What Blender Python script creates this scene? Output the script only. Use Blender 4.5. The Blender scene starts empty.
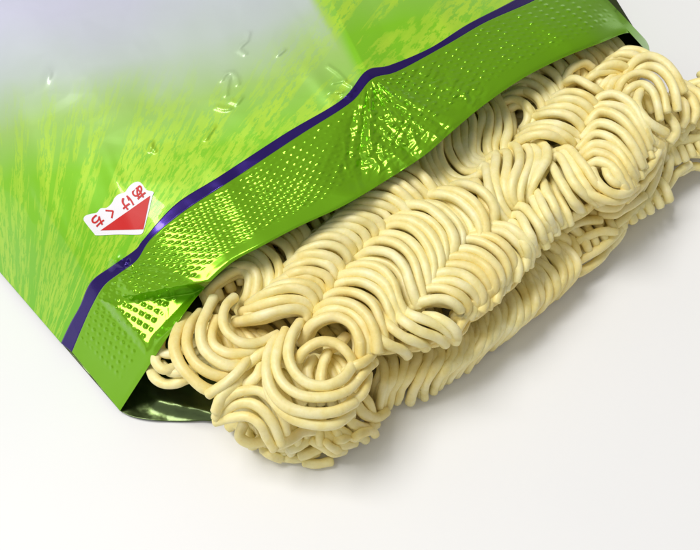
import bpy, math, random
import numpy as np
from mathutils import Vector, Matrix, noise
random.seed(7); rng = np.random.RandomState(11)
SC = bpy.context.scene
MM = 0.001

# ------------------------------------------------------------------ camera
TILT = math.radians(32); DIST = 0.20; LENS = 50.0
cam = bpy.data.objects.new('camera', bpy.data.cameras.new('camera'))
SC.collection.objects.link(cam); SC.camera = cam
cam.location = (0, -DIST*math.sin(TILT), DIST*math.cos(TILT))
cam.rotation_euler = (TILT, 0, 0)
cam.data.lens = LENS; cam.data.sensor_width = 36; cam.data.clip_start = 0.005; cam.data.clip_end = 20
FPX = LENS/36*700.0

# ------------------------------------------------------------------ light
w = bpy.data.worlds.new('World'); SC.world = w; w.use_nodes = True
WN = w.node_tree; bgn = WN.nodes['Background']
# room tone graded for foil contrast: bright on the fill side, dimmer away
_tc = WN.nodes.new('ShaderNodeTexCoord'); _dp = WN.nodes.new('ShaderNodeVectorMath'); _dp.operation = 'DOT_PRODUCT'
_dp.inputs[1].default_value = (-0.55, -0.45, 0.70); WN.links.new(_tc.outputs['Generated'], _dp.inputs[0])
_rp = WN.nodes.new('ShaderNodeValToRGB'); WN.links.new(_dp.outputs['Value'], _rp.inputs[0])
_rp.color_ramp.elements[0].position = 0.0; _rp.color_ramp.elements[0].color = (0.62, 0.59, 0.56, 1)
_rp.color_ramp.elements[1].position = 0.95; _rp.color_ramp.elements[1].color = (0.98, 1.0, 1.0, 1)
WN.links.new(_rp.outputs[0], bgn.inputs[0]); bgn.inputs[1].default_value = 0.45

def area(name, loc, target, sx, sy, power, col):
    d = bpy.data.lights.new(name, 'AREA'); d.shape = 'RECTANGLE'; d.size = sx; d.size_y = sy
    d.energy = power; d.color = col
    o = bpy.data.objects.new(name, d); SC.collection.objects.link(o); o.location = loc
    o.rotation_euler = (Vector(target)-Vector(loc)).to_track_quat('-Z', 'Y').to_euler()
    return o
LAMP = (-0.60, 0.10, 1.42)
area('ceiling_lamp', LAMP, (0, 0, 0.01), 0.62, 0.62, 17.5, (1.0, 0.98, 0.955))
area('fill_light', (-0.55, -0.55, 0.75), (0, 0, 0.01), 0.9, 0.7, 0.7, (0.93, 0.97, 1.0))  # added fill lamp at the near left, no actual window there
SC.view_settings.view_transform = 'Standard'; SC.view_settings.look = 'None'
SC.view_settings.exposure = 0.05; SC.view_settings.gamma = 1.0
SC.cycles.max_bounces = 10; SC.cycles.diffuse_bounces = 6; SC.cycles.glossy_bounces = 5
SC.cycles.sample_clamp_indirect = 6

# ------------------------------------------------------------------ helpers
CT, ST = math.cos(TILT), math.sin(TILT)
def P(px, py, z):
    """numpy: reference coordinates on the plane at height z (mm) -> metres"""
    px = np.asarray(px, float); py = np.asarray(py, float); z = np.asarray(z, float)*MM
    dx = (px-350)/FPX; dy = -(py-275)/FPX
    # ray = dx*X + dy*Yc - Zc ; Yc=(0,CT,ST) Zc=(0,-ST,CT)
    ry = dy*CT + ST; rz = dy*ST - CT
    k = (z - DIST*CT)/rz
    return np.stack([dx*k, -DIST*ST + ry*k, z+0*k], -1)

def catmull(pts, n):
    """resample a polyline of control points with a centripetal-ish spline by arc length"""
    pts = np.asarray(pts, float)
    if len(pts) == 2:
        t = np.linspace(0, 1, n)[:, None]; return pts[0]*(1-t)+pts[1]*t
    p = np.vstack([2*pts[0]-pts[1], pts, 2*pts[-1]-pts[-2]])
    out = []
    for i in range(1, len(p)-2):
        t = np.linspace(0, 1, 14, endpoint=False)[:, None]
        a, b, c, d = p[i-1], p[i], p[i+1], p[i+2]
        out.append(0.5*((2*b)+(-a+c)*t+(2*a-5*b+4*c-d)*t*t+(-a+3*b-3*c+d)*t**3))
    out = np.vstack(out+[pts[-1:]])
    L = np.r_[0, np.cumsum(np.linalg.norm(np.diff(out, axis=0), axis=1))]
    q = np.linspace(0, L[-1], n)
    return np.stack([np.interp(q, L, out[:, k]) for k in range(out.shape[1])], -1)

def mesh_obj(name, verts, faces, mat, parent=None, smooth=True, uv=None):
    me = bpy.data.meshes.new(name)
    me.from_pydata([tuple(v) for v in verts], [], faces)
    if smooth: me.polygons.foreach_set('use_smooth', [True]*len(me.polygons))
    if uv is not None:
        for nm, arr in uv.items():
            l = me.uv_layers.new(name=nm)
            idx = np.empty(len(me.loops), dtype=np.int32); me.loops.foreach_get('vertex_index', idx)
            l.data.foreach_set('uv', np.asarray(arr)[idx].astype(np.float32).ravel())
    me.materials.append(mat)
    o = bpy.data.objects.new(name, me); SC.collection.objects.link(o)
    if parent: o.parent = parent
    return o

def root(name, label, cat, loc=(0, 0, 0)):
    o = bpy.data.objects.new(name, None); SC.collection.objects.link(o)
    o.empty_display_size = 0.01; o['label'] = label; o['category'] = cat
    return o

def newmat(name):
    m = bpy.data.materials.new(name); m.use_nodes = True
    nt = m.node_tree; return m, nt, nt.nodes['Principled BSDF']
def nd(nt, typ, **kw):
    n = nt.nodes.new(typ)
    for k, v in kw.items():
        if k.startswith('i_'):
            key = k[2:]; key = int(key) if key.isdigit() else key
            n.inputs[key].default_value = v
        else: setattr(n, k, v)
    return n
def ramp(nt, stops, interp='LINEAR'):
    r = nt.nodes.new('ShaderNodeValToRGB'); r.color_ramp.interpolation = interp
    e = r.color_ramp.elements
    while len(e) < len(stops): e.new(0.5)
    for i, (p, c) in enumerate(stops): e[i].position = p; e[i].color = c if len(c) == 4 else (*c, 1)
    return r
def mix(nt, fac, a, b, blend='MIX'):
    m = nt.nodes.new('ShaderNodeMix'); m.data_type = 'RGBA'; m.blend_type = blend
    for inp, v in ((m.inputs[0], fac), (m.inputs[6], a), (m.inputs[7], b)):
        if hasattr(v, 'is_linked') or isinstance(v, bpy.types.NodeSocket): nt.links.new(v, inp)
        elif isinstance(v, (int, float)): inp.default_value = v
        else: inp.default_value = (*v, 1) if len(v) == 3 else v
    return m.outputs[2]
def s2l(r, g, b):
    f = lambda c: ((c/255+0.055)/1.055)**2.4 if c > 10 else c/255/12.92
    return (f(r), f(g), f(b))

# ------------------------------------------------------------------ materials
def mat_noodle():
    m, nt, b = newmat('dried_noodle')
    tc = nd(nt, 'ShaderNodeTexCoord')
    oi = nd(nt, 'ShaderNodeObjectInfo')
    n1 = nd(nt, 'ShaderNodeTexNoise', i_Scale=260.0, i_Detail=4.0, i_Roughness=0.6)
    n2 = nd(nt, 'ShaderNodeTexNoise', i_Scale=1500.0, i_Detail=3.0, i_Roughness=0.6)
    n3 = nd(nt, 'ShaderNodeTexVoronoi', i_Scale=620.0)
    for n in (n1, n2, n3): nt.links.new(tc.outputs['Object'], n.inputs['Vector'])
    r1 = ramp(nt, [(0.32, s2l(240, 226, 154)), (0.46, s2l(245, 235, 172)), (0.70, s2l(250, 243, 198))])
    nt.links.new(n1.outputs[0], r1.inputs[0])
    r2 = ramp(nt, [(0.25, (0.86, 0.80, 0.66)), (0.55, (1, 1, 1))])
    nt.links.new(n2.outputs[0], r2.inputs[0])
    c = mix(nt, 0.35, r1.outputs[0], r2.outputs[0], 'MULTIPLY')
    r3 = ramp(nt, [(0.0, (0.80, 0.66, 0.42)), (0.07, (1, 1, 1))])
    nt.links.new(n3.outputs['Distance'], r3.inputs[0])
    c = mix(nt, 0.45, c, r3.outputs[0], 'MULTIPLY')
    # each strand fried a little differently
    rr = ramp(nt, [(0.0, (1, 1, 1)), (0.6, (1.0, 0.975, 0.90)), (1.0, (0.97, 0.91, 0.74))]); nt.links.new(oi.outputs['Random'], rr.inputs[0])
    c = mix(nt, 1.0, c, rr.outputs[0], 'MULTIPLY')
    nf = nd(nt, 'ShaderNodeTexNoise', i_Scale=70.0, i_Detail=2.0); nt.links.new(tc.outputs['Object'], nf.inputs['Vector'])
    rf = ramp(nt, [(0.42, (1, 1, 1)), (0.68, (0.97, 0.90, 0.72))]); nt.links.new(nf.outputs[0], rf.inputs[0])
    c = mix(nt, 0.8, c, rf.outputs[0], 'MULTIPLY')
    nt.links.new(c, b.inputs['Base Color'])
    b.inputs['Roughness'].default_value = 0.42
    b.inputs['Subsurface Weight'].default_value = 0.12
    b.inputs['Subsurface Radius'].default_value = (1.0, 0.62, 0.25)
    b.inputs['Subsurface Scale'].default_value = 0.0011
    b.inputs['Specular IOR Level'].default_value = 0.5
    bp = nd(nt, 'ShaderNodeBump', i_Strength=0.45, i_Distance=0.00012)
    add = nd(nt, 'ShaderNodeMath', operation='ADD'); nt.links.new(n1.outputs[0], add.inputs[0]); nt.links.new(n2.outputs[0], add.inputs[1])
    nt.links.new(add.outputs[0], bp.inputs['Height']); nt.links.new(bp.outputs[0], b.inputs['Normal'])
    return m

def foil_base(b, metallic=0.55, rough=0.24, coat=0.6):
    b.inputs['Metallic'].default_value = metallic; b.inputs['Roughness'].default_value = rough
    b.inputs['Coat Weight'].default_value = coat; b.inputs['Coat Roughness'].default_value = 0.06

def mat_film():
    m, nt, b = newmat('printed_film')
    uv = nd(nt, 'ShaderNodeUVMap', uv_map='print'); fan = nd(nt, 'ShaderNodeUVMap', uv_map='fan')
    # broad print gradient: pale lavender grey at the far end to leaf green at the mouth
    sep = nd(nt, 'ShaderNodeSeparateXYZ'); nt.links.new(uv.outputs[0], sep.inputs[0])
    ln = nd(nt, 'ShaderNodeTexNoise', i_Scale=3.0, i_Detail=3.0); nt.links.new(uv.outputs[0], ln.inputs['Vector'])
    # g = v + 0.22*u + noise
    a = nd(nt, 'ShaderNodeMath', operation='MULTIPLY_ADD', i_1=0.19); nt.links.new(sep.outputs[0], a.inputs[0]); nt.links.new(sep.outputs[1], a.inputs[2])
    a2 = nd(nt, 'ShaderNodeMath', operation='MULTIPLY_ADD', i_1=0.20); nt.links.new(ln.outputs[0], a2.inputs[0]); nt.links.new(a.outputs[0], a2.inputs[2])
    grad = ramp(nt, [(0.11, s2l(200, 201, 220)), (0.20, s2l(190, 202, 194)), (0.28, s2l(160, 198, 104)), (0.37, s2l(130, 198, 24)), (0.60, s2l(114, 192, 10))])
    mr = nd(nt, 'ShaderNodeMapRange', interpolation_type='SMOOTHSTEP'); mr.inputs[1].default_value = 0.44; mr.inputs[2].default_value = 0.53; mr.inputs[4].default_value = 0.11
    mr.inputs[1].default_value = 0.435; mr.inputs[2].default_value = 0.466
    cr_ = nd(nt, 'ShaderNodeMath', operation='MULTIPLY_ADD', i_1=-0.65); nt.links.new(sep.outputs[1], cr_.inputs[0]); nt.links.new(sep.outputs[0], cr_.inputs[2]); nt.links.new(cr_.outputs[0], mr.inputs[0])
    a3 = nd(nt, 'ShaderNodeMath', operation='ADD'); nt.links.new(a2.outputs[0], a3.inputs[0]); nt.links.new(mr.outputs[0], a3.inputs[1]); a2 = a3
    nt.links.new(a2.outputs[0], grad.inputs[0])
    # fanning leaf streaks
    mp = nd(nt, 'ShaderNodeMapping'); mp.inputs['Scale'].default_value = (22, 2.2, 1); nt.links.new(fan.outputs[0], mp.inputs['Vector'])
    sn = nd(nt, 'ShaderNodeTexNoise', i_Scale=1.0, i_Detail=5.0, i_Roughness=0.62, i_Distortion=0.4); nt.links.new(mp.outputs[0], sn.inputs['Vector'])
    sr = ramp(nt, [(0.46, (0, 0, 0)), (0.49, (0.6, 0.6, 0.6)), (0.60, (1, 1, 1))]); nt.links.new(sn.outputs[0], sr.inputs[0])
    mp2 = nd(nt, 'ShaderNodeMapping'); mp2.inputs['Scale'].default_value = (80, 22, 1); nt.links.new(fan.outputs[0], mp2.inputs['Vector'])
    sn2 = nd(nt, 'ShaderNodeTexNoise', i_Scale=1.0, i_Detail=4.0, i_Roughness=0.7); nt.links.new(mp2.outputs[0], sn2.inputs['Vector'])
    sr2 = ramp(nt, [(0.44, (0, 0, 0)), (0.50, (1, 1, 1))]); nt.links.new(sn2.outputs[0], sr2.inputs[0])
    mk = nd(nt, 'ShaderNodeMath', operation='MULTIPLY'); nt.links.new(sr.outputs[0], mk.inputs[0]); nt.links.new(sr2.outputs[0], mk.inputs[1])
    gm = ramp(nt, [(0.21, (0, 0, 0)), (0.34, (0.8, 0.8, 0.8))]); nt.links.new(a2.outputs[0], gm.inputs[0])
    mk2 = nd(nt, 'ShaderNodeMath', operation='MULTIPLY'); nt.links.new(mk.outputs[0], mk2.inputs[0]); nt.links.new(gm.outputs[0], mk2.inputs[1])
    c = mix(nt, mk2.outputs[0], grad.outputs[0], s2l(180, 218, 52))
    nt.links.new(c, b.inputs['Base Color'])
    foil_base(b, 0.10, 0.42, 0.5); b.inputs['Specular IOR Level'].default_value = 0.3; b.inputs['Coat Roughness'].default_value = 0.045
    return m

def mat_simple_foil(name, col, metallic, rough, coat, bump=None):
    m, nt, b = newmat(name); b.inputs['Base Color'].default_value = (*col, 1); foil_base(b, metallic, rough, coat)
    if bump:
        tc = nd(nt, 'ShaderNodeTexCoord'); n = nd(nt, 'ShaderNodeTexNoise', i_Scale=bump[0], i_Detail=4.0)
        nt.links.new(tc.outputs['Object'], n.inputs['Vector'])
        bp = nd(nt, 'ShaderNodeBump', i_Strength=bump[1], i_Distance=bump[2]); nt.links.new(n.outputs[0], bp.inputs['Height'])
        nt.links.new(bp.outputs[0], b.inputs['Normal'])
    return m

M_NOODLE = mat_noodle(); M_FILM = mat_film()
M_SEAL = mat_simple_foil('crimped_green_foil', s2l(124, 186, 16), 0.55, 0.15, 0.1)
M_STRIPE = mat_simple_foil('purple_print', s2l(42, 8, 112), 0.65, 0.18, 0.4)
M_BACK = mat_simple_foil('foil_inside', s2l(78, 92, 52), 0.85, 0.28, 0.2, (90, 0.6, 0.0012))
M_WHITE = mat_simple_foil('white_print', s2l(236, 234, 238), 0.0, 0.5, 0.0)
M_RED = mat_simple_foil('red_print', s2l(200, 12, 4), 0.0, 0.55, 0.0)

def mat_table():
    m, nt, b = newmat('white_tabletop')
    tc = nd(nt, 'ShaderNodeTexCoord')
    n = nd(nt, 'ShaderNodeTexNoise', i_Scale=9.0, i_Detail=3.0); nt.links.new(tc.outputs['Object'], n.inputs['Vector'])
    r = ramp(nt, [(0.3, (0.83, 0.83, 0.84)), (0.7, (0.87, 0.87, 0.87))]); nt.links.new(n.outputs[0], r.inputs[0])
    nt.links.new(r.outputs[0], b.inputs['Base Color'])
    b.inputs['Roughness'].default_value = 0.42; b.inputs['Specular IOR Level'].default_value = 0.3
    n2 = nd(nt, 'ShaderNodeTexNoise', i_Scale=2500.0, i_Detail=2.0); nt.links.new(tc.outputs['Object'], n2.inputs['Vector'])
    bp = nd(nt, 'ShaderNodeBump', i_Strength=0.05, i_Distance=0.0001); nt.links.new(n2.outputs[0], bp.inputs['Height'])
    nt.links.new(bp.outputs[0], b.inputs['Normal'])
    return m

# ------------------------------------------------------------------ table surface
S = 1.2; T = 0.02
tv = [(-S, -S, -T), (S, -S, -T), (S, S, -T), (-S, S, -T), (-S, -S, 0), (S, -S, 0), (S, S, 0), (-S, S, 0)]
tf = [(3, 2, 1, 0), (4, 5, 6, 7), (0, 1, 5, 4), (1, 2, 6, 5), (2, 3, 7, 6), (3, 0, 4, 7)]
tab = mesh_obj('table_surface', tv, tf, mat_table(), smooth=False)
tab['kind'] = 'structure'; tab['label'] = 'smooth white table surface under the packet and noodles'; tab['category'] = 'table'

# ------------------------------------------------------------------ packet
packet = root('noodle_packet', 'torn open shiny green foil packet with purple stripe and embossed seal strip', 'food packet')

# M = mouth edge, L / U = stripe edges, B = back of the sheet, (x, y) in reference coordinates
G = [  # M            L           U           B
 ((120,411),(72,352),(61,343),(-150,98)),
 ((140,380),(82,328),(70,324),(-150,40)),
 ((158,352),(92,306),(80,306),(-145,0)),
 ((178,322),(104,286),(91,282),(-135,-40)),
 ((200,293),(120,273),(112,266),(-110,-80)),
 ((230,264),(137,260),(135,250),(-80,-120)),
 ((262,246),(152,238),(144,239),(-40,-160)),
 ((300,226),(186,210),(176,204),(20,-190)),
 ((345,205),(232,180),(220,176),(90,-210)),
 ((390,178),(300,135),(286,133),(180,-220)),
 ((425,155),(350,103),(341,100),(240,-225)),
 ((447,136),(372,79),(366,71),(290,-225)),
 ((480,108),(398,71),(390,65),(335,-225)),
 ((520,80),(448,44),(430,48),(380,-225)),
 ((560,59),(486,22),(468,24),(420,-225)),
 ((600,43),(535,0),(514,0),(460,-225)),
 ((626,33),(570,-22),(558,-28),(490,-222)),
 ((641,36),(590,-18),(580,-25),(505,-210)),
 ((648,44),(598,-8),(590,-16),(510,-195)),
 ((650,55),(602,2),(595,-6),(505,-180)),
]
# heights of the sheet (x, y, mm)
ZC = np.array([
 (120,411,1.2),(72,352,1.5),(61,343,1.5),(0,272,1.5),(-80,180,1.5),(-150,98,1.5),
 (140,380,9),(158,352,16),(178,322,21),(200,293,24.5),(230,264,26.5),(262,246,27.5),(300,226,28),(345,205,28.5),
 (390,178,29),(425,155,29.3),(447,136,29.3),(480,108,28.8),(520,80,28),(560,59,26.5),(600,43,24.5),(626,33,21),
 (641,36,15),(648,44,8),(650,55,1.0),
 (602,2,21),(620,22,19),(505,-180,17),(595,-6,21.5),(556,-80,18),(578,12,25),(592,24,25),
 (92,300,13),(115,270,19),(60,300,8),(30,240,14),(-20,170,14),(-80,60,16),
 (145,238,24.5),(186,205,27),(110,200,25),(60,120,26),(0,0,26),(232,180,28),(300,135,29.5),(350,103,30.5),(370,76,30.5),
 (400,70,29.5),(448,45,28),(486,22,26.5),(535,0,24),(575,-25,19),(250,60,30),(150,60,28.5),(320,0,30.5),(200,-100,29),(330,-150,28),
 (430,-60,26),(430,-180,22),(500,-60,20),(100,-100,26),(-60,-60,22),(-140,-20,12),(20,-190,22),(160,330,17.5),(235,225,27.3),(400,130,30)], float)
def tps_fit(C, lam=30.0):
    X = C[:, :2]/100; n = len(X)
    d = np.linalg.norm(X[:, None]-X[None], axis=2); K = np.where(d > 0, d*d*np.log(d+1e-12), 0)
    Pm = np.c_[np.ones(n), X]; A = np.zeros((n+3, n+3)); A[:n, :n] = K+np.eye(n)*lam*0.0004; A[:n, n:] = Pm; A[n:, :n] = Pm.T
    return X, np.linalg.solve(A, np.r_[C[:, 2], 0, 0, 0])
TX, TW = tps_fit(ZC)
def tps(x, y):
    q = np.stack([x, y], -1).reshape(-1, 2)/100
    out = np.empty(len(q))
    for i in range(0, len(q), 20000):
        qq = q[i:i+20000]; d = np.linalg.norm(qq[:, None]-TX[None], axis=2)
        out[i:i+20000] = np.where(d > 0, d*d*np.log(d+1e-12), 0)@TW[:-3]+TW[-3]+qq@TW[-2:]
    return out.reshape(np.shape(x))
def vnoise(x, y, seed=0):
    xi = np.floor(x).astype(int); yi = np.floor(y).astype(int); fx = x-xi; fy = y-yi
    def h(a, b):
        n = (a*374761393+b*668265263+seed*982451653) & 0x7fffffff
        n = ((n ^ (n >> 13))*1274126177) & 0x7fffffff
        return ((n ^ (n >> 16)) & 0xffff)/65535.0*2-1
    u = fx*fx*(3-2*fx); v = fy*fy*(3-2*fy)
    return (h(xi, yi)*(1-u)+h(xi+1, yi)*u)*(1-v)+(h(xi, yi+1)*(1-u)+h(xi+1, yi+1)*u)*v
def seg_d(x, y, a, b):
    ax, ay = a; bx, by = b; L2 = (bx-ax)**2+(by-ay)**2
    t = np.clip(((x-ax)*(bx-ax)+(y-ay)*(by-ay))/L2, 0, 1)
    return np.hypot(x-ax-t*(bx-ax), y-ay-t*(by-ay)), t
def sst(a, b, v):
    t = np.clip((v-a)/(b-a), 0, 1); return t*t*(3-2*t)

DENTS = [(48,76,7,0.30),(115,262,6,0.5),(126,264,5,-0.4)]
SQUIG = [[(249,33),(247,41),(241,46),(239,50),(245,54)],[(222,80),(226,73),(232,72),(237,78),(238,84)],[(229,78),(227,86),(226,95)],[(241,98),(237,104),(231,101)],[(217,107),(223,109),(230,109)],[(214,127),(209,134),(206,139)],
         [(150,145),(155,151)],[(152,143),(150,150)],[(328,66),(337,72),(345,80)],[(333,83),(343,81),(352,86)],[(330,92),(342,92)],[(278,55),(284,50)],[(112,259),(120,262),(130,266)],[(114,262),(122,266),(131,268)],[(338,92),(346,93),(354,90)],[(342,96),(350,96)]]
def _facet():
    # plane through the sheet at (150, 310) whose normal halves the angle between the eye and the lamp
    z0 = float(tps(np.array([150.]), np.array([310.]))[0]); p = P(150, 310, z0)
    v = np.array(cam.location)-p; v /= np.linalg.norm(v); l = np.array(LAMP)-p; l /= np.linalg.norm(l)
    h = v+l; h /= np.linalg.norm(h)
    gx, gy = -h[0]/h[2], -h[1]/h[2]                 # dz/dx, dz/dy in the world
    e = 1.0; k = []
    for d in ((e, 0), (0, e)):                       # dz per reference unit, solved on the plane
        q = P(150+d[0], 310+d[1], z0)-p; zz = 0
        for _ in range(20):
            q = P(150+d[0], 310+d[1], z0+zz)-p; zz = (gx*q[0]+gy*q[1])/MM
        k.append(zz)
    a = np.array([112., 146.]); b_ = np.array([304., 345.])
    zz = tps(a, b_).mean() if hasattr(tps, '__call__') else z0
    print('facet k', k)
    return float(zz-(k[0]*(a.mean()-150)+k[1]*(b_.mean()-310)))*0.6+0.4*z0, k[0], k[1]
FACET = _facet()
def hsh(a, b, k):
    n = (a*374761393+b*668265263+k*982451653) & 0x7fffffff; n = ((n ^ (n >> 13))*1274126177) & 0x7fffffff
    return ((n ^ (n >> 16)) & 0xffff)/65535.0
def crumple(a, b, k):
    """crumpled foil: continuous height made of flat triangular facets"""
    a, b = a+0.45*vnoise(a*0.7, b*0.7, k+7), b+0.45*vnoise(a*0.7+9, b*0.7, k+8)
    ia = np.floor(a).astype(int); ib = np.floor(b).astype(int); fa = a-ia; fb = b-ib
    h00 = hsh(ia, ib, k); h10 = hsh(ia+1, ib, k); h01 = hsh(ia, ib+1, k); h11 = hsh(ia+1, ib+1, k)
    lo = h00+(h10-h00)*fa+(h01-h00)*fb; hi = h11+(h01-h11)*(1-fa)+(h10-h11)*(1-fb)
    return np.where(fa+fb < 1, lo, hi)-0.5
def zsheet(x, y):
    z = tps(x, y)
    # crease running from the top of the picture down to the kink of the stripe
    d, t = seg_d(x, y, (300, -60), (369, 75)); z = z+1.1*np.maximum(0, 1-d/34)**1.3*(0.4+0.6*t)
    # general soft buckles
    z = z+0.30*vnoise(x/70, y/70, 1)+0.07*vnoise(x/30+5, y/30, 2)+0.012*vnoise(x/9, y/9, 3)
    # long soft folds running towards the mouth on the left flank
    for a, b, wd, am in (((20,150),(95,290),10,0.5),((95,130),(140,245),9,0.35),((0,60),(50,200),14,0.5),((133,255),(205,285),6,0.5),
                         ((118,270),(165,345),7,0.9),((205,150),(260,245),12,0.3),((300,60),(340,110),8,0.4),((430,0),(470,60),10,0.35),((520,10),(580,50),9,0.4)):
        d, t = seg_d(x, y, a, b); z = z+am*np.exp(-(d/wd)**2)*np.sin(np.pi*np.clip(t, 0.02, 0.98))
    for cx, cy, r, am in DENTS:
        am = am*1.5; r = r*0.8; xx = x-cx; yy = y-cy
        z = z+am*np.exp(-((xx*0.8+yy*0.35)**2*2.2+(yy*0.8-xx*0.35)**2*0.6)/(r*r))
    for q in SQUIG:
        d = 1e9
        for a, b in zip(q[:-1], q[1:]): d = np.minimum(d, seg_d(x, y, a, b)[0])
        z = z+0.30*np.exp(-(d/1.8)**2)
    # crinkled zone fanning out below the kink
    dx = x-369; dy = y-72; r = np.hypot(dx, dy)+1e-6; th = np.degrees(np.arctan2(dy, dx))
    m = sst(22, 40, th)*(1-sst(96, 122, th))*sst(6, 26, r)*(1-sst(95, 128, r))
    rd = 1-np.abs(vnoise(th/6.0, r/30, 5))*2; rd2 = 1-np.abs(vnoise(th/3.2, r/9, 6))*2
    z = z+m*(1.0*crumple(th/8.0, r/26.0, 3)+0.60*crumple(th/4.0, r/11.0, 4)+0.24*crumple(x/4.2, y/4.2, 6)+0.75*(FACET[1]*(x-385)+FACET[2]*(y-115))*sst(20, 60, r))
    # sparkling small creases further right along the seal
    d, t = seg_d(x, y, (425, 80), (470, 95)); m = np.exp(-(d/17)**2)
    z = z+m*(0.6*crumple(x/5.0, y/5.0, 5)+0.5*crumple(x/11, y/11, 9))
    z = z+0.36*crumple(x/60+0.3*y/60, y/46, 14)+0.15*crumple(x/24-0.3*y/24, y/20, 16)
    # flat turned facet near the left end of the seal
    tri = [(112, 304), (202, 289), (146, 345)]
    sd = 1e9
    for i in range(3):
        (ax, ay), (bx, by) = tri[i], tri[(i+1) % 3]; L = math.hypot(bx-ax, by-ay)
        sd = np.minimum(sd, ((bx-ax)*(y-ay)-(by-ay)*(x-ax))/L)
    m = sst(-8, 3, sd)
    z = z*(1-m)+m*(FACET[0]+0.0+FACET[1]*(x-150)+FACET[2]*(y-310))
    # smaller crinkles at the left end of the seal
    d, t = seg_d(x, y, (118, 292), (178, 318)); m = np.exp(-(d/22)**2)
    z = z+m*0.05*(1-2*np.abs(vnoise(x/9, y/16, 9)))
    return z

def lane(k, n): return catmull(np.array([g[k] for g in G], float), n)
def lane_p(k, n):
    """sample lane k evenly by control index so lanes stay paired"""
    pts = np.array([g[k] for g in G], float); p = np.vstack([2*pts[0]-pts[1], pts, 2*pts[-1]-pts[-2]])
    s = np.linspace(0, len(pts)-1-1e-9, n); i = s.astype(int); t = (s-i)[:, None]
    a, b, c, d = p[i], p[i+1], p[i+2], p[i+3]
    return 0.5*((2*b)+(-a+c)*t+(2*a-5*b+4*c-d)*t*t+(-a+3*b-3*c+d)*t**3)

def sheet(name, k0, k1, ns, nt_, mat, parent, emboss=False, mouth=False):
    A = lane_p(k0, ns); Bq = lane_p(k1, ns)
    t = np.linspace(0, 1, nt_)[None, :, None]
    if k1 == 3: t = t**1.35
    X = A[:, None, :]*(1-t)+Bq[:, None, :]*t
    x, y = X[..., 0], X[..., 1]
    z = zsheet(x, y)
    arc = np.r_[0, np.cumsum(np.linalg.norm(np.diff((A+Bq)/2, axis=0), axis=1))][:, None]
    if emboss:
        wd = np.linalg.norm(A-Bq, axis=1)[:, None]; v = (t[0, :, 0][None, :])*wd   # px from the mouth
        u = arc+0*v
        plain = sst(0.18, 0.26, t[..., 0]+0*u)*(1-sst(0.93, 0.99, t[..., 0]+0*u))*sst(14, 26, u)*(1-sst(arc.max()-60, arc.max()-30, u))
        col = np.floor(u/8.6); cu = (u/8.6-col-0.5)*8.6; vv_ = v/7.0+(col % 2)*0.5; cv = (vv_-np.floor(vv_)-0.5)*7.0
        bead = np.exp(-((cu/1.8)**2+(cv/1.8)**2))
        bj = 0.65+0.7*hsh(col.astype(int)+0*v.astype(int), np.floor(vv_).astype(int), 77)
        z = z+plain*(0.26*bj*bead+0.035*np.cos(2*np.pi*u/8.6))*(0.72+0.25*vnoise(x/45, y/45, 15)+0.5*(1-sst(170, 240, x))+0.5*sst(330, 400, x))
        # rolled lip
        z = z-0.25*np.exp(-(v/3.0)**2)
    W = P(x, y, np.maximum(z, 0.6))
    f = [(i*nt_+j, i*nt_+j+1, (i+1)*nt_+j+1, (i+1)*nt_+j) for i in range(ns-1) for j in range(nt_-1)]
    q = np.stack([x, y], -1).reshape(-1, 2)/700
    cx, cy = 20, 430; fan = np.stack([np.arctan2(x-cx, cy-y), np.hypot(x-cx, y-cy)/400], -1).reshape(-1, 2)
    o = mesh_obj(name, W.reshape(-1, 3), f, mat, parent, uv={'print': q, 'fan': fan})
    sol = o.modifiers.new('thickness', 'SOLIDIFY'); sol.thickness = 0.00007; sol.offset = 0
    return o
film = sheet('front_film', 2, 3, 680, 520, M_FILM, packet)
stripe = sheet('printed_stripe', 1, 2, 700, 12, M_STRIPE, packet)
seal = sheet('seal_strip', 0, 1, 1050, 110, M_SEAL, packet, emboss=True)

# back film lying on the table, seen inside the mouth
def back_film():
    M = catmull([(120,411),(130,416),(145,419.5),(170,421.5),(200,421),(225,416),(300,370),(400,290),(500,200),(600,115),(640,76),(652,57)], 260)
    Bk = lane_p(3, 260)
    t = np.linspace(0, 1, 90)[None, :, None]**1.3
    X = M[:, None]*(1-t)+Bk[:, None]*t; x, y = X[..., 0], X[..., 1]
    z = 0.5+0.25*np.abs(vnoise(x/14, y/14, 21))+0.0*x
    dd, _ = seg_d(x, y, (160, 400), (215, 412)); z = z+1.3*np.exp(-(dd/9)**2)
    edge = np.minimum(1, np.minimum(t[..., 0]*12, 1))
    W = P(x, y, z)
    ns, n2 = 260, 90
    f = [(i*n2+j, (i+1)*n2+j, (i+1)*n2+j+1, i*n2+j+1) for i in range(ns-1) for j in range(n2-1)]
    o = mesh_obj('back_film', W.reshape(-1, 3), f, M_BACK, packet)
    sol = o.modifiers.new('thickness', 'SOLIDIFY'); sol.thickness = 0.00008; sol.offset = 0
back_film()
def side():
    n = 60; a = np.array(G[-1][0], float); l = np.array(G[-1][1], float); b = np.array(G[-1][3], float)
    p = catmull([a, l, G[-1][2], b], n); zt = np.maximum(zsheet(p[:, 0], p[:, 1]), 0.6)
    V = []; k = 9
    for j in range(k):
        t = j/(k-1); z = zt*(1-t)+0.5*t; V.append(P(p[:, 0], p[:, 1], z)+np.array([0.0012*math.sin(math.pi*t), 0, 0])*0)
    V = np.stack(V, 1).reshape(-1, 3); f = [(i*k+j, (i+1)*k+j, (i+1)*k+j+1, i*k+j+1) for i in range(n-1) for j in range(k-1)]
    mesh_obj('side_fold', V, f, M_SEAL, packet)
side()

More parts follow.
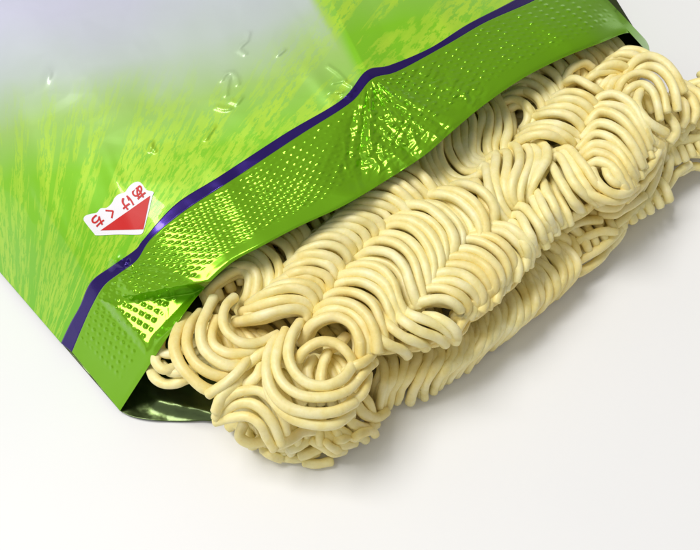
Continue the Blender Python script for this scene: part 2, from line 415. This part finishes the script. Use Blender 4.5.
# opening mark: white outline, red triangle, lettering, all draped on the film
def drape(pts, off):
    a = np.array(pts, float); z = zsheet(a[:, 0], a[:, 1])
    W = P(a[:, 0], a[:, 1], z)
    e = 1.0
    Wx = P(a[:, 0]+e, a[:, 1], zsheet(a[:, 0]+e, a[:, 1])); Wy = P(a[:, 0], a[:, 1]+e, zsheet(a[:, 0], a[:, 1]+e))
    n = np.cross(Wy-W, Wx-W); n /= np.linalg.norm(n, axis=1)[:, None]; n[n[:, 2] < 0] *= -1
    return W+n*off
def flat_poly(name, pts, off, mat, parent, sub=5):
    import bmesh
    bm = bmesh.new(); vs = [bm.verts.new((x, y, 0)) for x, y in pts]; bm.faces.new(vs)
    bmesh.ops.triangulate(bm, faces=bm.faces[:])
    for _ in range(sub): bmesh.ops.subdivide_edges(bm, edges=[e for e in bm.edges if e.calc_length() > 2.0], cuts=1)
    bmesh.ops.triangulate(bm, faces=bm.faces[:])
    bm.verts.index_update()
    p2 = [(v.co.x, v.co.y) for v in bm.verts]; f = [tuple(v.index for v in fa.verts) for fa in bm.faces]; bm.free()
    return mesh_obj(name, drape(p2, off), f, mat, parent)
def rounded(poly, n=90):
    return [tuple(p) for p in catmull(list(poly)+[poly[0]], n)[:-1]]
outline = rounded([(152.5,191.5),(154,193),(152.5,197),(149,212),(144.5,229),(142.5,233.5),(138,234.8),(118,234.6),(97.5,235.3),(94.5,233.5),(86,223),(84,219.5),(85.5,216),(91,214),(97,212.8),(101,208.5),(107,207.8),
                   (112,203.5),(115,198),(119,194.5),(125,192.5),(129,187),(134,183),(139,182),(143,185),(146.5,190)], 170)
mark = flat_poly('opening_mark', outline, 0.00013, M_WHITE, packet)
flat_poly('red_triangle', [(150.5,196),(143.8,229.5),(101,230.5)], 0.00020, M_RED, mark)
def glyph(ch, cx, cy, size, ang):
    cu = bpy.data.curves.new('lettering', 'FONT'); cu.body = ch; cu.size = 1.0; cu.align_x = 'CENTER'; cu.align_y = 'CENTER'; cu.offset = 0.022
    t = bpy.data.objects.new('lettering', cu); SC.collection.objects.link(t)
    dg = bpy.context.evaluated_depsgraph_get(); me = bpy.data.meshes.new_from_object(t.evaluated_get(dg))
    bpy.data.objects.remove(t)
    co = np.array([v.co[:2] for v in me.vertices]); f = [tuple(p.vertices) for p in me.polygons]
    if len(co) == 0: return None
    c = (co.max(0)+co.min(0))/2; co = (co-c)*size/max(co.max(0)-co.min(0))
    a = math.radians(ang); X = cx+co[:, 0]*math.cos(a)-co[:, 1]*math.sin(a); Y = cy-(co[:, 0]*math.sin(a)+co[:, 1]*math.cos(a))
    return np.stack([X, Y], -1), f
vv = []; ff = []
# the text reads from the upper right to the lower left, tops towards the mouth
for ch, cx, cy, s in (('あ',139,193.2,13),('け',126.7,203.2,12.5),('く',111.3,212.8,11),('ち',98.3,220.8,12)):
    g = glyph(ch, cx, cy, s, 180+37.5)
    if g is None: continue
    n0 = len(vv); vv += [tuple(p) for p in g[0]]; ff += [tuple(i+n0 for i in q) for q in g[1]]
import bmesh
bm = bmesh.new(); bv = [bm.verts.new((x, y, 0)) for x, y in vv]
for q in ff:
    try: bm.faces.new([bv[i] for i in q])
    except ValueError: pass
bmesh.ops.triangulate(bm, faces=bm.faces[:])
for _ in range(3): bmesh.ops.subdivide_edges(bm, edges=[e for e in bm.edges if e.calc_length() > 1.0], cuts=1)
bmesh.ops.triangulate(bm, faces=bm.faces[:]); bm.verts.index_update()
mesh_obj('lettering', drape([(v.co.x, v.co.y) for v in bm.verts], 0.00022), [tuple(v.index for v in fa.verts) for fa in bm.faces], M_RED, mark)
bm.free()

# ------------------------------------------------------------------ noodles
strands = []   # (world points Nx3, radius m, weight)
RAD = 5.0     # px at z = 22 mm
R0 = RAD*0.187*MM
def prof(n, z0, arch, drop0, drop1, p=2.4):
    t = np.linspace(0, 1, n); q = np.abs(2*t-1)
    d = np.where(t < 0.5, drop0, drop1)
    return z0+arch*np.sin(np.pi*t)-d*q**p
def add(pts, z, rad=R0, w=1.0, jit=0.25):
    """pts: Nx2 reference coordinates, z: N heights (mm)"""
    pts = np.asarray(pts, float); z = np.asarray(z, float); n = len(pts)
    s = rng.randint(1000); t = np.arange(n)*0.13
    pts = pts+jit*np.stack([vnoise(t+s, t*0+0.3, 31), vnoise(t+s, t*0+7.3, 32)], -1)*3
    z = z+jit*vnoise(t+s, t*0+3.1, 33)*0.8
    strands.append((P(pts[:, 0], pts[:, 1], z), rad*rng.uniform(0.93, 1.06), w, pts, z))
def row(keys, counts, z0, arch=1.0, drop0=3.6, drop1=3.6, n=30, zseq=None, jit=0.36, zj=0.55, w=1.0, xj=0.9, rad=R0, gap=10.3, n_skip=True):
    K = [catmull(k, n) for k in keys]
    seq = []
    a_, b_ = int(n*0.3), int(n*0.7)
    for i in range(len(K)-1):
        c = max(1, int(round(np.linalg.norm((K[i+1]-K[i])[a_:b_], axis=1).mean()/gap)))
        for j in range(c): seq.append((i+j/c))
    seq.append(len(K)-1)
    for s in seq:
        if n_skip and rng.rand() < 0.05 and 0.5 < s < len(K)-1.5: continue
        i = min(int(s), len(K)-2); f = s-i
        q = K[i]*(1-f)+K[i+1]*f
        zz = np.interp(s, range(len(zseq)), zseq) if zseq else z0
        # stretch each loop slightly differently
        c = q.mean(0); q = c+(q-c)*rng.uniform(0.95, 1.05, 2)+rng.uniform(-xj, xj, 2)+np.linspace(-1, 1, n)[:, None]*rng.uniform(-1.2, 1.2, 2)
        add(q, prof(n, zz+rng.uniform(-zj, zj), arch*rng.uniform(0.7, 1.3), drop0, drop1), rad=rad, w=w, jit=jit)
def one(pts, zs, rad=R0*1.01, w=1.0, n=30, jit=0.12):
    q = catmull([(a, b, c*4) for (a, b), c in zip(pts, np.interp(np.linspace(0, 1, len(pts)), np.linspace(0, 1, len(zs)), zs))], n)
    add(q[:, :2], q[:, 2]/4, rad=rad, w=w, jit=jit)

ROWS = dict(
A=([[(203,294),(218,280),(238,270),(249,278),(248,296),(238,312)],
    [(226,262),(244,252),(262,258),(270,275),(268,295),(262,312)],
    [(258,240),(274,240),(287,250),(291,268),(287,285),(280,300)],
    [(284,220),(298,224),(307,235),(308,248),(303,262),(296,274)]],[3,3,3],dict(z0=20.4,arch=.6)),
B=([[(236,322),(256,317),(280,310),(298,309),(307,316),(303,328)],
    [(250,305),(266,294),(288,289),(306,292),(314,302),(310,314)],
    [(280,279),(294,268),(312,263),(330,268),(336,279),(330,292)],
    [(298,256),(308,243),(326,237),(343,240),(353,250),(352,262)],
    [(335,225),(350,211),(368,209),(384,214),(389,224),(386,236)],
    [(352,205),(368,195),(386,196),(400,204),(406,214),(402,226)],
    [(386,174),(402,166),(418,172),(430,184),(438,196),(438,208)]],[2,3,3,4,2,4],dict(z0=23,arch=.8)),
C=([[(303,340),(312,324),(332,316),(350,323),(358,340),(359,358)],
    [(312,314),(330,302),(352,303),(368,316),(376,334),(378,350)],
    [(322,296),(340,283),(362,281),(380,291),(389,312),(396,332)],
    [(345,270),(362,258),(384,260),(398,274),(405,296),(416,316)],
    [(375,238),(392,226),(412,230),(427,246),(434,268),(430,290)],
    [(390,219),(406,208),(428,209),(446,224),(453,242),(448,262)],
    [(424,197),(440,189),(460,192),(478,206),(487,224),(486,244)],
    [(448,187),(460,183),(475,187),(488,198),(494,212),(492,228)]],[2,3,3,4,3,4,2],dict(z0=23.4,arch=.8,drop1=2.0)),
D=([[(408,310),(420,302),(438,300),(454,304),(461,312),(456,319)],
    [(412,300),(425,290),(445,289),(462,297),(469,307),(465,316)],
    [(428,278),(445,266),(465,266),(480,274),(489,288),(486,304)],
    [(445,254),(465,241),(485,244),(500,256),(506,271),(503,288)],
    [(465,242),(480,231),(500,232),(515,243),(522,256),(520,268)],
    [(478,232),(495,225),(510,228),(522,238),(528,250),(527,260)]],[2,3,4,2,2],dict(z0=22,arch=.9,drop0=1.6,drop1=4.5)),
D2=([[(506,226),(513,224),(520,236),(526,250),(527,262)],
    [(518,206),(524,206),(532,216),(540,230),(543,244)],
    [(532,190),(537,190),(543,204),(550,220),(553,232)],
    [(541,172),(547,173),(553,190),(562,206),(568,220)],
    [(550,158),(558,155),(568,172),(580,192),(594,204)],
    [(558,151),(569,149),(582,164),(596,184),(612,196)]],[2,2,2,2,2],dict(z0=22,arch=.9,drop0=1.6,drop1=3.6)),
C2=([[(470,190),(474,180),(480,190),(486,206),(496,222),(506,232)],
    [(486,160),(496,153),(494,172),(497,196),(505,212),(514,222)],
    [(508,148),(517,148),(520,162),(513,184),(514,200),(522,210)],
    [(532,142),(545,146),(547,158),(540,172),(532,190),(526,204)]],[2,3,4],dict(z0=22.2,arch=.8)),
E=([[(413,148),(416,165),(424,180),(434,194),(440,204)],
    [(430,143),(431,160),(440,176),(450,190),(458,196)],
    [(440,130),(440,154),(448,172),(464,182),(482,173),(494,158)],
    [(456,122),(456,142),(462,158),(472,168),(484,166)],
    [(474,104),(482,118),(477,138),(478,152),(486,160)],
    [(496,94),(506,112),(508,130),(504,145),(506,158)]],[2,1,2,2,3],dict(z0=20.2,arch=-.3,drop0=1.5,drop1=1.5)),
F=([[(506,106),(516,102),(527,106),(530,118),(524,130)],
    [(500,98),(518,90),(536,98),(542,114),(536,128)],
    [(514,82),(532,76),(550,86),(556,102),(550,118)],
    [(534,62),(550,57),(563,66),(568,80),(562,94)],
    [(548,50),(568,46),(586,56),(594,70),(588,84)],
    [(574,46),(590,40),(604,48),(612,60),(608,74)],
    [(594,36),(608,36),(618,44),(622,56),(616,70)]],[2,3,3,3,3,2],dict(z0=20.5,arch=.6,zseq=[19.5,19.3,19.2,19,18.2,17,15])),
Gr=([[(511,146),(525,137),(545,134),(565,142),(573,154)],
    [(522,130),(540,123),(560,124),(576,134),(579,148)],
    [(536,112),(556,106),(574,108),(586,118),(587,132)],
    [(550,98),(568,91),(586,96),(597,108),(597,122)],
    [(558,86),(574,79),(592,86),(603,96),(605,108)]],[2,2,2,2],dict(z0=22.3,arch=.8)),
H=([[(584,170),(598,162),(612,168),(620,180),(626,192)],
    [(578,150),(594,134),(614,140),(629,156),(637,176)],
    [(586,124),(600,112),(620,118),(637,136),(646,156)],
    [(592,114),(598,99),(614,95),(632,104),(644,124),(652,142)]],[3,3,2],dict(z0=23,arch=.8,drop0=2,drop1=3)),
I=([[(584,84),(600,73),(616,72),(626,80)],
    [(602,66),(616,59),(632,61),(642,70)],
    [(616,56),(628,50),(644,53),(654,62)]],[2,2],dict(z0=21,arch=.6,drop0=1.5,drop1=1.5)),
)
for nm, (k, c, kw) in ROWS.items(): row(k, c, **kw)

# lower layer: one long row whose loops hang down to the table
LOWER = [[(366,366),(372,356),(382,362),(384,378),(380,394),(376,412)],
     [(398,352),(410,347),(419,356),(413,372),(402,387),(397,402)],
     [(425,342),(436,342),(441,356),(432,372),(425,386),(424,398)],
     [(448,330),(456,330),(463,346),(458,362),(446,376),(440,388)],
     [(468,312),(479,316),(484,334),(478,350),(466,362),(458,374)],
     [(480,300),(496,298),(505,312),(502,328),(491,342),(482,352)],
     [(496,282),(514,284),(525,298),(526,314),(515,328),(505,336)],
     [(508,262),(530,264),(543,276),(548,290),(541,304),(530,314)],
     [(530,242),(552,240),(569,250),(577,264),(573,278),(562,290)]]
row(LOWER, [], 9.6, arch=.6, drop0=1.5, drop1=8.0, zj=0.35, jit=0.5, xj=1.5, n_skip=False)

one([(564,82),(571,69),(584,63),(592,68)],[19.5,21.5,21.5,20])
# fused edge: flattened strands running along the rim of the upper layer
for off_, z_ in ((0, 17.6), (2.5, 15.4)):
    for a_, b_ in (((372,352),(410,347)),((404,348),(428,343)),((424,345),(456,334)),((452,338),(470,314)),((464,318),(490,304)),((484,307),(506,288)),((500,292),(524,266)),((518,270),(530,252)),((526,256),(556,226)),((548,232),(572,218)),((566,222),(600,200))):
        mx, my = (a_[0]+b_[0])/2, (a_[1]+b_[1])/2
        one([(a_[0]-off_*.5, a_[1]+off_-3), (mx+rng.uniform(-2, 2), my+off_+rng.uniform(-2, 2)), (b_[0]-off_*.5, b_[1]+off_-3)], [z_-.5, z_+.4, z_-.5], w=0.2, jit=0.6, n=18)
# hanging legs between row C and D
one([(400,306),(410,314),(430,322),(446,330),(454,338)],[21,23.2,22.8,21,18])
one([(392,308),(402,320),(418,330),(436,337),(446,344)],[21,23.0,22.4,20.5,17.5])
one([(380,310),(390,326),(404,337),(420,343),(426,348)],[21,22.8,22.2,20,17])
one([(370,318),(376,334),(388,344),(402,350),(408,356)],[21,22.6,22,20,17])
one([(424,316),(438,318),(450,325),(457,334),(455,342)],[21,22.8,22.2,20.5,17])
# bottom-left large loop
one([(188,316),(178,330),(174,346),(180,364),(192,378),(206,389),(220,392)],[18,20,21,21,20.5,19.5,18])
one([(200,312),(190,326),(187,344),(193,360),(206,371),(222,377),(236,374)],[18.5,20.5,21.4,21.5,21.3,20.5,19])
one([(214,298),(207,312),(201,328),(203,346),(214,359),(230,366),(244,362)],[20.5,22,22.5,22.3,22,21.5,20])
one([(217,318),(212,332),(213,344),(223,352),(238,354),(254,350),(268,344)],[20.5,21.5,21.8,21.8,21.6,21,20])
one([(235,297),(226,306),(223,320),(228,333),(242,343),(260,342),(278,334)],[21.5,22.6,23,23,22.6,22,20.5])
one([(248,358),(240,370),(226,383),(208,395)],[20.5,22,21.6,20])
one([(246,372),(236,384),(222,396),(216,412)],[18,20.5,20,18])
one([(263,362),(257,376),(244,386),(232,392)],[19.5,20.6,19.5,17.5])
one([(272,342),(262,352),(250,362),(238,372)],[20.5,21,20.5,19])
# tails poking out by the mouth of the packet
one([(166,330),(160,342),(162,352),(174,354),(186,348)],[13,14.5,14.5,14.5,13])
one([(150,366),(155,378),(166,384),(180,382),(196,376)],[10,11,11,11.5,11])
one([(162,364),(170,372),(182,372),(196,368)],[12,13,13,12])
one([(158,352),(156,362),(164,370),(178,366)],[14,14,14,13])
# lower-left fan
one([(216,418),(222,404),(236,393),(258,391),(273,401),(283,417),(286,433)],[16,18.5,20,20.2,19.2,17,14])
one([(218,420),(232,406),(250,403),(264,411),(274,426),(281,444)],[15.5,18,19,18.6,16.4,13])
one([(216,422),(232,418),(248,417),(260,425),(267,438),(274,449)],[15,16.8,17.6,17,14.5,12])
# round loop
one([(300,322),(292,335),(288,354),(294,371),(308,383),(326,386),(342,379),(352,366)],[22,23.4,23.6,23.4,23,22.8,22.6,22])
one([(286,330),(279,346),(276,366),(284,384),(301,395),(324,397),(346,391),(358,380)],[21.5,22.8,23,22.8,22.6,22.3,21.5,20.4])
one([(278,336),(269,352),(267,374),(274,394),(290,408),(313,413),(336,411),(354,402)],[21,22.4,22.8,22.4,21.8,21.2,20.4,19])
one([(268,366),(268,384),(276,404),(292,418),(314,425),(336,424),(352,412)],[19.5,21,21,20.2,19.4,18.4,17])
one([(298,360),(305,350),(320,342),(337,344),(349,355),(355,368)],[21.5,23,23.4,23.2,22.6,21])
one([(328,352),(323,366),(321,380),(324,392)],[20.5,20.8,20.4,19.8])
one([(313,358),(308,370),(308,384)],[19,19.5,19])
one([(346,336),(336,346),(326,350)],[18,19.5,19])
one([(344,372),(354,366),(364,362),(372,354)],[21,22,21.6,20])
one([(348,388),(358,380),(366,370),(374,362)],[19.5,20.6,20,18])
one([(350,402),(360,396),(366,386),(368,374)],[18,18.8,18.4,17])
# concentric loop at the upper right
one([(624,80),(632,64),(648,56),(664,62),(676,76),(684,92)],[20,22,22.4,22.4,21.6,20])
one([(630,82),(640,69),(655,67),(668,77),(675,93),(677,110)],[20,22.4,23,23,22.4,20.5])
one([(616,96),(622,81),(637,73),(653,77),(663,92),(667,112)],[20.5,22.6,23.2,23.2,22.8,21])
one([(624,102),(628,90),(641,84),(652,91),(657,104),(660,120)],[20.5,22.8,23.2,23,22.6,21])
one([(641,89),(637,102),(641,114),(651,124),(666,133)],[22,23.4,23.6,23,21])
one([(606,96),(612,84),(622,78)],[20,21.4,20.4])
one([(632,110),(640,126),(652,140),(662,146)],[21,21.6,20.6,18.5])
one([(600,92),(606,82),(616,76)],[19.5,20.6,19.8])
# bottom fold of the right-hand row
one([(592,170),(597,181),(608,191),(622,194),(636,186)],[22.4,22.6,22,20.8,18.5])
one([(605,168),(609,178),(618,184),(630,182)],[22.6,22.6,22,20])
one([(574,178),(584,190),(600,198),(618,201),(632,194)],[21,21.8,21,19.4,17])
one([(590,200),(602,207),(616,207),(624,198)],[17,17.6,17.4,16])
one([(640,176),(650,166),(656,156),(660,146)],[19,18.6,18.4,18])
one([(626,200),(642,184),(652,172),(658,160)],[16.8,16.8,16.6,16.4])
# right-hand tuft
one([(676,96),(684,104),(686,116),(682,126)],[18,18.6,17.8,16])
one([(684,92),(692,100),(696,112),(692,122)],[17.5,18.2,17.5,16])
one([(688,88),(699,94),(705,108),(702,118)],[17,18,17.2,15.5])
one([(690,84),(704,82),(716,90),(718,104)],[16.5,17.6,17,15])
one([(664,112),(672,120),(676,132),(670,142)],[18,18.2,17,15.5])
# lower layer, upper-right stretch
one([(536,240),(550,228),(570,216),(592,210)],[11,12.5,12.6,12])
one([(548,246),(562,232),(580,222),(600,220)],[10,12,12.4,11.5])
one([(566,250),(580,240),(598,232),(616,232)],[8.5,10,10.5,9.8])
one([(566,266),(584,258),(600,248),(614,236),(622,224)],[5,7,7.6,7.8,8])
one([(560,276),(580,272),(596,262),(608,248)],[3,4.4,4.8,4.4])
one([(600,214),(614,214),(628,206),(644,196)],[12,12.8,12.8,12])
one([(606,232),(622,220),(640,206),(652,194)],[9,9.6,9.8,9.4])
one([(606,250),(618,238),(624,224),(626,212)],[3,5,7,8.5])
for k in range(6):
    x = 618+k*8.6+rng.uniform(-2, 2); y = 222-k*6+rng.uniform(-2, 2); a_ = rng.uniform(-5, 6)
    one([(x-7-a_, y-22), (x-1, y-10), (x+2, y-2), (x+1+a_, y+rng.uniform(2, 8))],[10, 8.6, 5.5, 1.8], jit=0.5)
one([(640,204),(650,190),(657,172),(662,152),(664,142)],[9,11,12.4,13.2,13])
one([(626,202),(640,190),(650,172),(654,156)],[11,12.6,13.6,14])
one([(648,204),(660,190),(668,172),(672,152)],[6,8,9.6,10.4])
one([(620,196),(632,182),(640,172)],[12.5,14,14])
one([(656,200),(668,186),(678,172),(690,164)],[4,6,7.2,7.4])
one([(658,142),(672,130),(690,124),(712,120)],[13,14,13.6,13])
one([(664,152),(678,142),(696,138),(716,138)],[10.5,11.6,11.4,11])
one([(668,164),(682,156),(698,154),(712,158)],[7.5,8.6,8.6,8])
one([(672,176),(684,170),(694,166),(704,168)],[4.5,5.4,5.6,5])
one([(680,140),(688,126),(698,112),(712,104)],[12,14,15,14.5])
one([(690,146),(700,132),(712,122),(724,118)],[9,11,12,12])
for k in range(5):
    x = 674+k*8.5+rng.uniform(-2, 2); y = 106-k*5+rng.uniform(-2, 2); q = rng.uniform(-4, 5)
    one([(x-10, y-10+q), (x, y-8), (x+8, y+2), (x+9, y+14), (x+2+q, y+24)],[14.5, 17.2, 17, 15, 12], jit=0.5)
for k in range(4):
    x = 664+k*12+rng.uniform(-3, 3); y = 138-k*8+rng.uniform(-2, 2); q = rng.uniform(-5, 5)
    one([(x-14, y-2), (x-2, y-7+q), (x+12, y-4), (x+24, y+4+q)],[11, 13.2, 13, 10.5], jit=0.6)
for k in range(7):
    x = 552+k*10+rng.uniform(-3, 3); y = 258-k*8+rng.uniform(-2, 2); q = rng.uniform(-4, 4)
    one([(x-16, y-14+q), (x-3, y-16), (x+7, y-6), (x+7+q, y+8), (x+2+q, y+16)],[11, 12, 9.5, 5.5, 3], jit=0.6)
for k in range(6):
    x = 560+k*13+rng.uniform(-3, 3); y = 234-k*7+rng.uniform(-3, 3); q = rng.uniform(-5, 5)
    one([(x-12, y+6+q), (x, y-6), (x+14, y-10+q), (x+26, y-6)],[8, 10.6, 10.8, 9], jit=0.6)
for k in range(20):
    f = rng.rand(); x = 268+f*100+rng.uniform(-6, 6); y = 444-(f-.5)*22+rng.uniform(-14, 5); a = rng.uniform(-0.4, 1.5); l = rng.uniform(6, 11)
    zc = rng.uniform(3.0, 9.5)-max(0, (y-442)*0.35)
    zc = max(zc, 1.5)
    one([(x-l*math.cos(a), y-l*math.sin(a)), (x+rng.uniform(-2, 2), y+rng.uniform(-2, 2)), (x+l*math.cos(a), y+l*math.sin(a))],[zc-.6, zc+.5, zc-1.6], n=12, rad=R0*0.88)
# lower layer at the near corner
one([(244,424),(240,436),(250,443),(264,440),(270,428)],[8,7.5,7,7,8])
one([(258,436),(272,446),(288,446),(300,436)],[5,4,4,5])
one([(276,446),(290,440),(302,432),(316,430)],[8,9.5,9.5,9])
one([(290,450),(300,446),(310,438),(320,430)],[5,6,6.5,7])
one([(300,456),(312,452),(324,444),(332,434)],[3,3.6,4.2,5])
one([(312,440),(322,446),(334,452),(344,450)],[7,6.4,4.5,2.5])
one([(322,430),(332,438),(344,444),(354,442)],[9,8,5.5,3])
one([(334,426),(344,432),(356,438),(366,432)],[9.5,8.4,5.5,3])
one([(344,416),(354,424),(366,428),(376,424)],[10.5,9,6,3])
one([(356,404),(364,414),(376,418),(386,412)],[11,9,6,3])
one([(304,462),(318,464),(332,461)],[1.3,1.3,1.3])
one([(262,446),(280,456),(300,458),(318,452)],[1.6,1.5,1.5,1.6])
one([(360,392),(368,402),(372,414),(370,426)],[12,10,6,2])
one([(352,408),(350,420),(356,432),(366,440)],[11,9,5,1.8])

# the insides: the same loops again, deeper, plus simple loops filling the block down to the table
visible = list(strands); strands = []
for dz, sx, sy in ((-2.6, 3.0, 4.0), (-5.2, -3.0, 2.0)):
    for nm, (k, c, kw) in ROWS.items():
        kk = [[(x+sx, y+sy-dz*-0.6) for x, y in a] for a in k]
        kw2 = dict(kw); kw2['z0'] = kw['z0']+dz; kw2['drop0'] = 1.0; kw2['drop1'] = 1.2
        row(kk, c, **kw2)
row([[(x-5, y-6) for x, y in k] for k in LOWER], [], 9.0, arch=.6, drop0=1.5, drop1=8.0, zj=0.5, jit=0.5, xj=3.0, n_skip=False, gap=8.5)
def inside(px0, py0, px1, py1, z, wid, n):
    for i in range(n):
        f = i/(n-1); cx = px0+(px1-px0)*f; cy = py0+(py1-py0)*f
        one([(cx-wid*0.5, cy-wid*0.30), (cx-wid*0.25, cy-wid*0.42), (cx+wid*0.05, cy-wid*0.2), (cx+wid*0.25, cy+wid*0.15), (cx+wid*0.35, cy+wid*0.4)], [z-1, z, z+.3, z, z-1.2], n=16, jit=0.5)
for z in (3.0, 5.5, 8.0, 10.5):
    inside(640, 160, 715, 128, z, 34, 10); inside(560, 250, 660, 190, z-1, 26, 12)
for z in (9.0, 12.0, 15.0, 17.5):
    for k in range(3): inside(195-k*22, 290-k*34, 560-k*22, 50-k*34, z-k*0.8, 40, 34)
for z in (12.0, 14.5): inside(672, 120, 715, 105, z, 30, 6)
for z in (3.5, 7.0, 10.5, 14.0):
    dy = (20-z)*2.2
    inside(215, 320+dy, 560, 45+dy, z, 44, 34)
    inside(248, 345+dy, 590, 80+dy, z, 44, 34)
    inside(285, 360+dy, 615, 110+dy, z, 44, 34)
    inside(325, 345+dy, 618, 122+dy, z, 30, 32)
    inside(215, 345+dy, 340, 372+dy, z, 46, 12)
    inside(265, 385+dy, 345, 345+dy, z, 40, 8)
    inside(590, 90+dy, 650, 88+dy, z, 40, 8)
    inside(610, 115+dy, 660, 100+dy, z, 34, 7)
inside(200, 340, 270, 350, 17.5, 40, 8); inside(290, 375, 345, 375, 17.5, 40, 7)
inside(244, 436, 300, 440, 3.0, 30, 6); inside(250, 420, 320, 425, 8.0, 30, 7)
inside(600, 90, 655, 100, 19.0, 34, 8); inside(608, 120, 640, 120, 18.5, 34, 6)
inside_strands = strands

def tube(W, rad, sides=12, n_end=3):
    """closed round tube with softly broken ends"""
    n = len(W); T = np.gradient(W, axis=0); T /= np.linalg.norm(T, axis=1)[:, None]
    up = np.array([0, 0, 1.0]); vs = []
    s = rng.randint(1000); ph = rng.uniform(0, 6.28)
    A = np.cross(T, up); bad = np.linalg.norm(A, axis=1) < 1e-4; A[bad] = (1, 0, 0); A /= np.linalg.norm(A, axis=1)[:, None]
    Bn = np.cross(A, T)
    ang = np.linspace(0, 2*np.pi, sides, endpoint=False)
    tt = np.arange(n)
    r = rad*(1+0.10*vnoise(tt*0.21+s, tt*0+.5, 41)+0.03*vnoise(tt*0.9+s, tt*0+.5, 42))
    rr = r.copy()
    rings = [W[0]-T[0]*r[0]*0.42]+[None]*0
    def ring(c, a, b, q):
        dent = 1+0.05*np.sin(2*ang+ph)+0.03*np.sin(3*ang+s)+0.02*np.sin(4*ang)
        return c+(np.cos(ang)*dent)[:, None]*a*q+(np.sin(ang)*dent)[:, None]*b*q
    V = [ring(W[0]-T[0]*r[0]*0.36, A[0], Bn[0], r[0]*0.62), ring(W[0]-T[0]*r[0]*0.16, A[0], Bn[0], r[0]*0.90)]
    V += [ring(W[i], A[i], Bn[i], rr[i]) for i in range(n)]
    V += [ring(W[-1]+T[-1]*r[-1]*0.16, A[-1], Bn[-1], r[-1]*0.90), ring(W[-1]+T[-1]*r[-1]*0.36, A[-1], Bn[-1], r[-1]*0.62)]
    m = len(V); V = np.vstack(V)
    F = [(i*sides+j, i*sides+(j+1) % sides, (i+1)*sides+(j+1) % sides, (i+1)*sides+j) for i in range(m-1) for j in range(sides)]
    F.append(tuple(range(sides))[::-1]); F.append(tuple((m-1)*sides+j for j in range(sides)))
    return V, F

FUSE = []
block = root('noodle_block', 'pale yellow block of dried wavy noodles sticking out of the green packet', 'noodles')
def keep_above(W, rad):
    W = W.copy(); W[:, 2] = np.maximum(W[:, 2], rad+0.0002); return W
def size(s):
    p = s[3]; inb = (p[:, 0] > 0) & (p[:, 0] < 700)
    return np.linalg.norm(np.diff(p, axis=0), axis=1).sum()*inb.mean()*(1.0 if s[4].mean() > 15 else 0.72)
def tail(s, a, b, rad=1.05):
    n = len(s[0]); return (s[0][int(n*a):max(int(n*b), int(n*a)+4)], s[1]*rad)
EDGE = [(352,345),(366,362),(372,356),(410,347),(456,332),(470,314),(506,290),(528,262),(556,228),(600,202),(622,200),(645,176),(660,140),(668,112),(684,92)]
fus = []
for s in visible:
    p, z = s[3], s[4]
    e = p[-1]; dm = min(float(seg_d(np.array([e[0]]), np.array([e[1]]), EDGE[i], EDGE[i+1])[0][0]) for i in range(len(EDGE)-1))
    if dm < 11 and z[-1] > 14 and s[2] >= 1: fus.append(tail(s, 0.80, 1.0, 1.02))
    if s[2] < 1: fus.append((s[0], s[1]*0.92))
visible = [s for s in visible if s[2] >= 1]
order = sorted(range(len(visible)), key=lambda i: -size(visible[i]))
chosen = set(order[:100])
rest = []
for i, s in enumerate(visible):
    V, F = tube(keep_above(s[0], s[1]), s[1])
    if i in chosen: mesh_obj('noodle_strand', V, F, M_NOODLE, block)
    else: rest.append((V, F))
for s in inside_strands: rest.append(tube(keep_above(s[0], s[1]), s[1], 8))
off = 0; RV = []; RF = []
for V, F in rest:
    RV.append(V); RF += [tuple(a+off for a in f) for f in F]; off += len(V)
o = mesh_obj('noodle_strand', np.vstack(RV), RF, M_NOODLE, block); o['kind'] = 'stuff'
import bmesh as _b
off = 0; RV = []; RF = []
for W, r in fus:
    V, F = tube(keep_above(W, r), r, 10); RV.append(V); RF += [tuple(a+off for a in f) for f in F]; off += len(V)
fe = mesh_obj('fused_edge', np.vstack(RV), RF, M_NOODLE, block)
rm = fe.modifiers.new('remesh', 'REMESH'); rm.mode = 'VOXEL'; rm.voxel_size = 0.00022; rm.use_smooth_shade = True
sm = fe.modifiers.new('smooth', 'SMOOTH'); sm.factor = 0.5; sm.iterations = 7
print('visible strands', len(visible), 'rest', len(rest))
